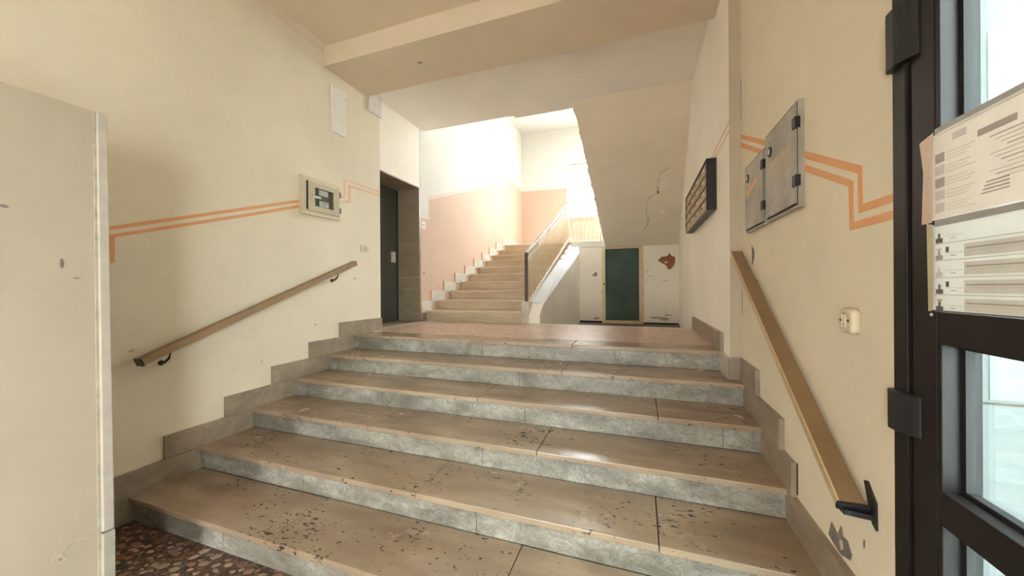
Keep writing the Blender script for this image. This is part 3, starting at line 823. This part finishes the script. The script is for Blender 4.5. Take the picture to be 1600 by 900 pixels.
sk = empty('added_skylight', (-1.25, 6.8, ZT), 'unseen skylight added to brighten the stairwell', 'skylight', kind='structure')  # opening added out of view for more light in the stairwell
for k in range(5):
    x = SKX0 + (SKX1 - SKX0) * k / 4
    B(x - 0.025, x + 0.025, SKY0, SKY1, ZT + 0.03, ZT + 0.10).build('glazing_bar', 'window_white', sk)
    if k < 4:
        B(x + 0.025, x + (SKX1 - SKX0) / 4 - 0.025, SKY0, SKY1, ZT + 0.06, ZT + 0.066).build('pane', 'window_glass', sk)

w3 = empty('added_side_glazing', (XR + 0.05, -1.9, 0), 'unseen glazed bays added along the right wall to light the entrance', 'added glazing', kind='structure')  # glazing added out of view to bring daylight onto the steps
ng, GY0, GY1, GZ = 2, -3.3, -1.5, 2.12
for k in range(ng + 1):
    y = GY0 + (GY1 - GY0) * k / ng
    B(XR + 0.02, XR + 0.08, y - 0.03, y + 0.03, 0, GZ).build('mullion', 'door_metal', w3)
    if k < ng:
        ya0, yb0 = y + 0.03, y + (GY1 - GY0) / ng - 0.03
        for z0, z1 in ((0.0, 0.12), (GZ - 0.06, GZ)):
            B(XR + 0.02, XR + 0.08, ya0, yb0, z0, z1).build('transom', 'door_metal', w3)
        for z0, z1 in ((0.12, GZ - 0.06),):
            B(XR + 0.046, XR + 0.052, ya0, yb0, z0, z1).build('pane', 'window_glass', w3)

d4 = empty('added_glazed_door', (-1.375, FY - 0.07, 0), 'unseen glazed door added behind the viewpoint to light the soffit', 'door', kind='structure')  # door added out of view so daylight reaches soffit and green door
for x0, x1 in ((DX0, DX0 + 0.07), (DX1 - 0.07, DX1)):
    B(x0, x1, FY - 0.10, FY - 0.04, 0, DZ).build('stile', 'door_metal', d4)
for x0, x1 in ((DX0 + 0.07, DX1 - 0.07),):
    for z0, z1 in ((0, 0.14), (DZ - 0.07, DZ)):
        B(x0, x1, FY - 0.10, FY - 0.04, z0, z1).build('rail', 'door_metal', d4)
    B(x0, x1, FY - 0.075, FY - 0.069, 0.14, DZ - 0.07).build('pane', 'window_glass', d4)

# ================================================================== ENTRANCE DOOR (right)
d1 = empty('door_1', (XR + 0.04, 0.75, 0), 'dark metal glazed entrance door hinged beside the right wall', 'door', kind='structure')
XD0, XD1 = XR + 0.001, XR + 0.072
B(XR - 0.004, XR + 0.10, 1.228, 1.280, 0, 2.68, bevel=0.003).build('fixed_frame', 'door_metal', d1)
B(XR + 0.012, XR + 0.07, 1.214, 1.229, 0, 2.66).build('gasket', 'gasket', d1)
B(XR - 0.004, XR + 0.10, 0.08, 1.228, 2.62, 2.68).build('fixed_frame', 'door_metal', d1)
B(XR - 0.004, XR + 0.10, 0.07, 0.118, 0, 2.62).build('fixed_frame', 'door_metal', d1)
def leaf(y0, y1, tall):
    lf = MB()
    lf.box(XD0, XD1, y1 - 0.078, y1, 0.02, tall, bevel=0.002)
    lf.box(XD0 + 0.001, XD1, y1 - 0.092, y1 - 0.079, 0.02, tall, bevel=0.002)
    lf.box(XD0, XD1, y0, y0 + 0.09, 0.02, tall, bevel=0.002)
    o = lf.build('leaf_stiles', 'door_metal', d1)
    rails = [(0.02, 0.30), (0.829, 0.908), (1.250, 1.325), (tall - 0.10, tall)]
    for a, b_ in rails:
        B(XD0, XD1, y0 + 0.09, y1 - 0.092, a, b_, bevel=0.002).build('leaf_rail', 'door_metal', o)
    for (_, a), (b_, _) in zip(rails[:-1], rails[1:]):
        fr = MB()
        fr.box(XR + 0.036, XR + 0.052, y1 - 0.104, y1 - 0.092, a, b_)
        fr.box(XR + 0.036, XR + 0.052, y0 + 0.09, y0 + 0.102, a, b_)
        fr.box(XR + 0.036, XR + 0.052, y0 + 0.102, y1 - 0.104, a, a + 0.010).box(XR + 0.036, XR + 0.052, y0 + 0.102, y1 - 0.104, b_ - 0.010, b_)
        g_ = fr.build('glazing_gasket', 'gasket', o)
        B(XR + 0.042, XR + 0.047, y0 + 0.100, y1 - 0.102, a + 0.008, b_ - 0.008).build('pane', 'door_glass', o)
    return o
leaf(0.12, 1.216, 2.60)
for z0, z1 in ((1.005, 1.108), (1.965, 2.118)):
    h = MB().prism([(XR - 0.002, 1.282, z0), (XR - 0.018, 1.279, z0), (XR - 0.026, 1.262, z0), (XR - 0.026, 1.232, z0), (XR - 0.018, 1.216, z0), (XR - 0.010, 1.196, z0), (XR - 0.002, 1.185, z0), (XR + 0.004, 1.185, z0), (XR + 0.004, 1.282, z0)], (0, 0, z1 - z0))
    h.build('hinge', 'hinge_black', d1, bevel=0.002)
MB().lathe((XD0, 1.150, 1.318), (-1, 0, 0), [(0.004, -0.001), (0.004, 0.002), (0.001, 0.003)], 10).build('screw', 'rail_grey', d1)

# notices taped inside the glass
XN = XR - 0.006
n1 = empty('notice_upper', (XN, 1.0, 1.535), 'creased cream notice with thumbnail pictures taped to the door glass', 'notice')
B(XN, XN + 0.004, 0.850, 1.150, 1.540, 1.738).build('sheet', 'paper', n1)
B(XN - 0.001, XN + 0.006, 0.846, 1.125, 1.738, 1.751).build('sleeve_edge', 'sleeve', n1)
B(XN - 0.0015, XN + 0.005, 0.846, 1.115, 1.733, 1.739).build('sleeve_lip', 'paper_white', n1)
MB().prism([(XN - 0.001, 1.172, 1.735), (XN - 0.001, 1.128, 1.745), (XN - 0.001, 1.138, 1.66), (XN - 0.001, 1.134, 1.535), (XN - 0.001, 1.166, 1.535), (XN - 0.001, 1.160, 1.66)], (-0.0008, 0, 0)).build('tape_strip', 'tape', n1)
def pr(par, y0, y1, z0, z1, mat, name='print_mark'):
    B(XN - 0.0006, XN + 0.001, y0, y1, z0, z1).build(name, mat, par)
for k in range(5):
    z = 1.690 - k * 0.0285
    pr(n1, 1.098, 1.124, z - 0.021, z, ['print_grey', 'print_light', 'print_grey', 'print_light', 'print_light'][k], 'printed_picture')
    for q in range(3):
        pr(n1, 1.02 + 0.01 * ((k + q) % 3), 1.092, z - 0.006 - q * 0.007, z - 0.0045 - q * 0.007, 'print_light', 'printed_line')
pr(n1, 0.93, 1.012, 1.690, 1.703, 'print_grey', 'printed_heading')
pr(n1, 1.04, 1.075, 1.708, 1.722, 'print_light', 'printed_heading')
for k in range(11):
    z = 1.680 - k * 0.0085
    pr(n1, 0.87 + 0.02 * (k % 3), 0.985 - 0.012 * (k % 4), z - 0.0018, z, 'print_light' if k % 3 else 'print_grey', 'printed_line')
for k in range(4):
    pr(n1, 0.945, 1.005 - 0.004 * k, 1.5705 + k * 0.007, 1.573 + k * 0.007, 'print_grey', 'printed_line')
n2 = empty('notice_lower', (XN, 1.0, 1.325), 'white notice ruled in rows with dark icons under the cream notice', 'notice')
B(XN + 0.0005, XN + 0.0045, 0.850, 1.142, 1.330, 1.528).build('sheet', 'paper_white', n2)
B(XN - 0.002, XN + 0.003, 0.86, 1.125, 1.524, 1.538).build('torn_sleeve_edge', 'sleeve', n2)
MB().prism([(XN - 0.001, 1.150, 1.535), (XN - 0.001, 1.132, 1.530), (XN - 0.001, 1.130, 1.42), (XN - 0.001, 1.134, 1.328), (XN - 0.001, 1.146, 1.326), (XN - 0.001, 1.148, 1.43)], (-0.0008, 0, 0)).build('tape_strip', 'ivory_dark', n2)
for k in range(5):
    z = 1.519 - k * 0.039
    pr(n2, 0.852, 1.128, z - 0.0365, z - 0.0355, 'print_grey', 'printed_rule')
    m_ = ['print_dark', 'print_grey', 'print_light', 'print_dark', 'print_dark'][k]
    pr(n2, 1.105, 1.124, z - 0.034, z - 0.0235, m_, 'printed_icon')
    pr(n2, 1.112, 1.117, z - 0.0235, z - 0.0125, m_, 'printed_icon')
    pr(n2, 1.108, 1.121, z - 0.0105, z - 0.0085, m_, 'printed_icon') if k in (1, 4) else None
    if k in (1, 3):
        pr(n2, 1.088, 1.095, z - 0.018, z - 0.006, 'print_dark', 'printed_icon')
    pr(n2, 1.070, 1.082, z - 0.027, z - 0.0255, 'print_grey', 'printed_line')
    pr(n2, 1.050, 1.096, z - 0.0205, z - 0.0195, 'print_light', 'printed_line')
    if k:
        pr(n2, 0.87, 1.046, z - 0.031, z - 0.004, 'label_paper', 'printed_block')
        B(XN - 0.0009, XN + 0.001, 0.885, 1.040, z - 0.015, z - 0.012).build('printed_line', 'print_grey', n2)
        B(XN - 0.0009, XN + 0.001, 0.900, 1.036, z - 0.021, z - 0.0185).build('printed_line', 'print_light', n2)

# ================================================================== WALL HANDRAILS
hl = empty('handrail', (XL, 2.15, 0.93), 'tan wooden handrail on black brackets along the left wall', 'handrail')
a, b_ = V(XL + 0.070, 1.305, 0.955), V(XL + 0.070, 3.045, 1.655)
MB().bar(a, b_, (1, 0, 0), 0.062, 0.046).build('rail', 'rail_tan', hl, bevel=0.006)
MB().bar(a + V(0, 0, 0.0245), b_ + V(0, 0, 0.0245), (1, 0, 0), 0.046, 0.004).build('rail_cap', 'rail_brown', hl, bevel=0.0015)
dr = (b_ - a).normalized()
MB().bar(a - dr * 0.008, a + dr * 0.002, (1, 0, 0), 0.066, 0.050).build('end_cap', 'black_plastic', hl)
MB().bar(b_ - dr * 0.002, b_ + dr * 0.008, (1, 0, 0), 0.066, 0.050).build('end_cap', 'rail_tan', hl)
for t in (0.085, 0.875):
    p = a.lerp(b_, t) - V(0, 0, 0.02)
    bk = MB().tube([(XL + 0.004, p.y - 0.01, p.z - 0.075), (XL + 0.035, p.y - 0.008, p.z - 0.070), (XL + 0.062, p.y, p.z - 0.045), (p.x, p.y + 0.008, p.z + 0.005)], 0.008, 8).build('bracket', 'black_plastic', hl)
    MB().lathe((XL - 0.001, p.y - 0.01, p.z - 0.075), (1, 0, 0), [(0.017, 0), (0.017, 0.006), (0.010, 0.011)], 14).build('wall_rosette', 'black_plastic', bk)
hr = empty('handrail', (XR, 2.1, 0.70), 'flat brown handrail with brass lip descending the right wall', 'handrail')
a, b_ = V(XR - 0.048, 1.392, 0.715), V(XR - 0.048, 2.775, 1.615)
MB().bar(a, b_, (1, 0, 0), 0.066, 0.022).build('rail', 'rail_brown', hr, bevel=0.004)
MB().bar(a + V(-0.036, 0, 0.002), b_ + V(-0.036, 0, 0.002), (1, 0, 0), 0.006, 0.026).build('brass_lip', 'rail_brass', hr)
dr = (b_ - a).normalized()
MB().bar(a - dr * 0.012, a + dr * 0.001, (1, 0, 0), 0.080, 0.028).build('end_cap', 'black_plastic', hr, bevel=0.003)
bk = MB().prism([(XR - 0.006, 1.420, 0.785), (XR - 0.006, 1.405, 0.79), (XR - 0.006, 1.362, 0.745), (XR - 0.006, 1.360, 0.665), (XR - 0.006, 1.380, 0.675)], (0.008, 0, 0)).build('bracket', 'black_plastic', hr)
MB().bar((XR - 0.075, 1.388, 0.700), (XR - 0.004, 1.388, 0.694), (0, 1, 0), 0.03, 0.016).build('bracket_arm', 'black_plastic', bk)
MB().tube([(XR + 0.001, 2.52, 1.405), (XR - 0.022, 2.52, 1.405), (XR - 0.045, 2.55, 1.425), (XR - 0.05, 2.56, 1.465)], 0.008, 8).build('bracket', 'black_plastic', hr)
MB().lathe((XR + 0.001, 2.52, 1.405), (-1, 0, 0), [(0.022, 0), (0.022, 0.006), (0.010, 0.010)], 14).build('wall_rosette', 'black_plastic', hr)

# ================================================================== LEFT WALL FITTINGS
mb_ = empty('meter_box', (XL, 2.69, 2.08), 'ivory electric panel with a small glazed door on the left wall', 'electric panel')
xb = XL - 0.001
B(xb, XL + 0.036, 2.455, 2.898, 2.080, 2.432, bevel=0.004).build('surround', 'ivory_plastic', mb_)
md = MB(); xf0, xf1 = XL + 0.0365, XL + 0.052
for bx in ((2.512, 2.580, 2.118, 2.385), (2.803, 2.872, 2.118, 2.385), (2.580, 2.803, 2.118, 2.167), (2.580, 2.803, 2.342, 2.385)):
    md.box(xf0, xf1, *bx)
door = md.build('glazed_door', 'ivory_dark', mb_, bevel=0.002)
B(xf0 - 0.0005, xf0 + 0.0008, 2.580, 2.803, 2.167, 2.342).build('interior', 'meter_dark', door)
B(xf0, xf0 + 0.003, 2.635, 2.742, 2.282, 2.334).build('label', 'label_paper', door)
lb = B(xf0, xf0 + 0.003, 2.640, 2.748, 2.174, 2.228).build('label', 'label_paper', door)
for q in range(3):
    B(xf0 + 0.002, xf0 + 0.0036, 2.652, 2.735 - 0.012 * q, 2.212 - q * 0.012, 2.216 - q * 0.012).build('printed_line', 'print_dark', door)
B(xf0, xf0 + 0.010, 2.582, 2.655, 2.244, 2.266, bevel=0.003).build('switch_toggle', 'label_paper', door)
B(xf0 + 0.006, xf0 + 0.008, 2.582, 2.801, 2.169, 2.340).build('pane', 'window_glass', door)
B(xf0 - 0.001, xf0 + 0.004, 2.499, 2.512, 2.125, 2.39).build('door_gap', 'gasket', mb_)
for z in (2.15, 2.31):
    B(xf0, xf1 + 0.004, 2.873, 2.893, z, z + 0.055, bevel=0.002).build('hinge', 'steel_grey', mb_)
MB().lathe((xf1, 2.545, 2.262), (1, 0, 0), [(0.006, 0), (0.006, 0.002), (0.002, 0.003)], 10).build('keyhole', 'print_dark', mb_)

bp = empty('blanking_plate', (XL, 2.91, 2.97), 'blank white cover plate high on the left wall', 'cover plate')
B(xb, XL + 0.014, 2.815, 3.008, 2.972, 3.440, bevel=0.003).build('plate', 'plate_white', bp)
MB().lathe((XL + 0.013, 2.99, 3.37), (1, 0, 0), [(0.006, 0), (0.006, 0.002), (0.002, 0.003)], 8).build('screw', 'steel_grey', bp)
MB().lathe((XL + 0.013, 2.84, 3.42), (1, 0, 0), [(0.006, 0), (0.006, 0.002), (0.002, 0.003)], 8).build('screw', 'steel_grey', bp)
jb = empty('junction_box', (XL, 3.44, 3.42), 'grubby grey junction box tucked behind the ceiling beam', 'junction box')
B(xb, XL + 0.022, 3.333, 3.552, 3.418, 3.66, bevel=0.003).build('body', 'box_grey', jb)
B(XL + 0.021, XL + 0.027, 3.345, 3.54, 3.43, 3.65, bevel=0.002).build('lid', 'box_grey', jb)
sw = empty('light_switch', (XL, 3.275, 1.80), 'small cream switch above the top end of the left handrail', 'switch')
B(xb, XL + 0.012, 3.215, 3.338, 1.798, 1.878, bevel=0.003).build('plate', 'ivory_plastic', sw)
B(XL + 0.011, XL + 0.017, 3.265, 3.30, 1.82, 1.858, bevel=0.002).build('rocker', 'ivory_dark', sw)
MB().lathe((XL + 0.012, 3.235, 1.838), (1, 0, 0), [(0.004, 0), (0.003, 0.002)], 8).build('screw', 'print_dark', sw)
for k, (y, z, a, b_) in enumerate([(2.10, 0.80, 0.012, 0.008), (3.13, 1.50, 0.03, 0.01), (1.30, 1.02, 0.02, 0.012), (2.62, 1.05, 0.02, 0.008)]):
    blotch(wall_left, (XL - 0.0005, y, z), 'X', a, b_, 'soft_scuff', 'plaster_chip', t=0.002, seed=80 + k)

# ================================================================== RIGHT WALL FITTINGS
def cabinet(y0, y1, z0, z1, label, ring_z, patch):
    c = empty('metal_cabinet', (XR, (y0 + y1) / 2, z0), label, 'cabinet', 'metal meter cabinets on the right wall')
    B(XR + 0.001, XR - 0.022, y0 - 0.012, y1 + 0.012, z0 - 0.018, z1 + 0.012, bevel=0.002).build('body', 'plaster_edge' if False else 'cabinet_grey', c)
    B(XR - 0.0215, XR - 0.0225, y0 - 0.006, y1 + 0.006, z0 - 0.008, z1 + 0.006).build('door_gap', 'gasket', c)
    d = B(XR - 0.0222, XR - 0.030, y0, y1, z0, z1, bevel=0.0015).build('door', 'cabinet_grey', c)
    yr = y1 - (y1 - y0) * 0.17
    rg = MB().lathe((XR - 0.0295, yr, ring_z), (-1, 0, 0), [(0.026, 0), (0.026, 0.005), (0.020, 0.007), (0.016, 0.004)], 20).build('lock_ring', 'black_steel', d)
    MB().lathe((XR - 0.032, yr, ring_z), (-1, 0, 0), [(0.013, 0), (0.013, 0.005), (0.006, 0.007)], 14).build('lock_barrel', 'rail_grey', rg)
    MB().lathe((XR - 0.0295, yr, ring_z + 0.045), (-1, 0, 0), [(0.004, 0), (0.004, 0.002), (0.001, 0.003)], 8).build('rivet', 'print_dark', d)
    for z in (z0 + (z1 - z0) * 0.22, z0 + (z1 - z0) * 0.80):
        B(XR - 0.020, XR - 0.036, y0 - 0.022, y0 + 0.008, z - 0.022, z + 0.022, bevel=0.002).build('hinge', 'hinge_black', c)
    if patch == 'scuffed':
        B(XR - 0.0295, XR - 0.0306, y0 + 0.10, y1 - 0.06, z0 + 0.16, z0 + 0.27).build('worn_patch', 'cabinet_patch', d)
    else:
        MB().prism([(XR - 0.0295, y1 - 0.03, z0 + 0.215), (XR - 0.0295, y0 + 0.10, z0 + 0.275), (XR - 0.0295, y0 + 0.10, z0 + 0.255), (XR - 0.0295, y0 + 0.14, z0 + 0.24), (XR - 0.0295, y1 - 0.03, z0 + 0.19)], (-0.001, 0, 0)).build('orange_scrawl', 'orange_mark', d)
    return c
cabinet(1.858, 2.235, 1.742, 2.165, 'larger grey metal cabinet with worn patch nearer the door', 2.069, 'scuffed')
cabinet(2.292, 2.630, 1.740, 2.120, 'smaller grey metal cabinet with orange scrawl beside the pilaster', 2.047, 'orange')
ds = empty('doorbell', (XR, 1.49, 1.22), 'rounded cream push switch low on the right wall', 'switch')
rings = []
hz = MB()
for sc_, xx in ((1.0, XR + 0.001), (1.0, XR - 0.012), (0.93, XR - 0.021), (0.78, XR - 0.0255)):
    rg_ = []
    for q in range(24):
        t = 2 * math.pi * q / 24; cq, sq = math.cos(t), math.sin(t)
        rg_.append(hz.bm.verts.new((xx, 1.482 + 0.042 * sc_ * math.copysign(abs(cq) ** 0.5, cq), 1.273 + 0.042 * sc_ * math.copysign(abs(sq) ** 0.5, sq))))
    rings.append(rg_)
for ra, rb in zip(rings[:-1], rings[1:]):
    for q in range(24):
        hz.bm.faces.new((ra[q], ra[(q + 1) % 24], rb[(q + 1) % 24], rb[q])).smooth = True
hz.bm.faces.new(rings[0]); hz.bm.faces.new(rings[-1])
hz.build('housing', 'ivory_plastic', ds)
B(XR - 0.024, XR - 0.0275, 1.472, 1.490, 1.255, 1.292, bevel=0.0015).build('push_button', 'ivory_plastic', ds)
for y in (1.457, 1.504):
    MB().lathe((XR - 0.0255, y, 1.275), (-1, 0, 0), [(0.005, 0), (0.004, 0.003)], 8).build('screw', 'print_dark', ds)
for z in (1.262, 1.298):
    B(XR - 0.027, XR - 0.0282, 1.474, 1.488, z - 0.0015, z + 0.0015).build('engraved_mark', 'print_dark', ds)

# letterboxes
mbk = empty('letterbox_bank', (XP, 4.0, 2.0), 'black bank of brown letterbox flaps on the landing right wall', 'letterboxes')
XM = 0.517
ya_, yb2, zm0, zm1 = 3.300, 4.700, 2.012, 2.428
B(XM + 0.010, XP + 0.002, ya_, yb2, zm0, zm1).build('casing', 'black_steel', mbk)
for (a, b_, c, d) in ((ya_, ya_ + 0.012, zm0, zm1), (yb2 - 0.012, yb2, zm0, zm1), (ya_ + 0.012, yb2 - 0.012, zm1 - 0.012, zm1)):
    B(XM - 0.004, XM + 0.011, a, b_, c, d).build('rim', 'black_steel', mbk)
B(XM - 0.004, XM + 0.011, ya_ + 0.012, yb2 - 0.012, zm0, zm0 + 0.012).build('rim', 'steel_grey', mbk)
nc, nr = 4, 4
cw, chh = (yb2 - ya_ - 0.024) / nc, (zm1 - zm0 - 0.024) / nr
for c in range(nc):
    for r in range(nr):
        y = ya_ + 0.012 + c * cw; z = zm0 + 0.012 + r * chh
        fl_ = B(XM, XM + 0.011, y + 0.008, y + cw - 0.008, z + 0.006, z + chh - 0.026, bevel=0.0015).build('letter_flap', 'mail_door', mbk)
        B(XM - 0.003, XM + 0.001, y + 0.10, y + 0.19, z + 0.045, z + 0.063).build('name_card', 'label_paper', fl_)
        MB().lathe((XM + 0.001, y + 0.26, z + 0.05), (-1, 0, 0), [(0.010, 0), (0.010, 0.004), (0.004, 0.006)], 10).build('lock', 'print_dark', fl_)
        B(XM + 0.004, XM + 0.011, y + 0.008, y + cw - 0.008, z + chh - 0.010, z + chh - 0.003).build('slot_lip', 'mail_door', fl_)

# ------------------------------------------------------------------ wear on walls and ceiling
MB().prism([(XR, 1.634, 0.526), (XR, 1.654, 0.467), (XR, 1.612, 0.455), (XR, 1.564, 0.452), (XR, 1.508, 0.474), (XR, 1.500, 0.497), (XR, 1.527, 0.527), (XR, 1.555, 0.524), (XR, 1.567, 0.552), (XR, 1.589, 0.508)], (-0.003, 0, 0)).build('plaster_scar', 'scuff', wall_right)
blotch(wall_right, (XR, 1.56, 0.49), 'X', 0.012, 0.022, 'plaster_edge', 'plaster_scar', t=-0.005, seed=91)
MB().prism([(XR, 2.61, 1.64), (XR, 2.56, 1.60), (XR, 2.575, 1.55), (XR, 2.60, 1.52), (XR, 2.603, 1.58)], (-0.003, 0, 0)).build('plaster_scar', 'scuff', wall_right)
blotch(wall_right, (XR, 1.43, 0.58), 'X', 0.005, 0.018, 'scuff', 'plaster_chip', t=-0.002, seed=92)
blotch(wall_right, (XR, 1.75, 0.80), 'X', 0.010, 0.006, 'scuff', 'plaster_chip', t=-0.002, seed=93)
blotch(wall_right, (XR, 1.575, 0.61), 'X', 0.006, 0.012, 'scuff', 'plaster_chip', t=-0.002, seed=94)
MB().prism([(-2.02, 3.0, 3.5705), (-1.985, 2.985, 3.5705), (-1.96, 3.01, 3.5705), (-1.985, 3.02, 3.5705)], (0, 0, -0.004)).build('plaster_chip', 'chip_scar', beam)
MB().prism([(-2.04, 3.035, 3.5705), (-2.0, 3.022, 3.5705), (-1.985, 3.035, 3.5705), (-2.02, 3.045, 3.5705)], (0, 0, -0.003)).build('plaster_chip', 'white_plaster', beam)
B(XR - 0.002, XR + 0.001, 2.840, 2.8445, 2.52, 2.80).build('wall_crack', 'scuff', wall_right)
B(XR - 0.002, XR + 0.001, 2.840, 2.8445, 1.20, 1.36).build('wall_crack', 'scuff', wall_right)
hk = empty('ceiling_hook', (-1.24, 2.60, 3.66), 'short bare wire hanging from the front ceiling by the beam', 'wire')
MB().tube([(-1.20, 2.60, 3.762), (-1.205, 2.605, 3.72), (-1.215, 2.612, 3.69), (-1.21, 2.618, 3.675)], 0.005, 6).build('wire', 'steel_grey', hk)
MB().lathe((-1.20, 2.60, 3.762), (0, 0, -1), [(0.014, 0), (0.012, 0.006), (0.006, 0.009)], 10).build('ceiling_rose', 'ceiling_plaster', hk)
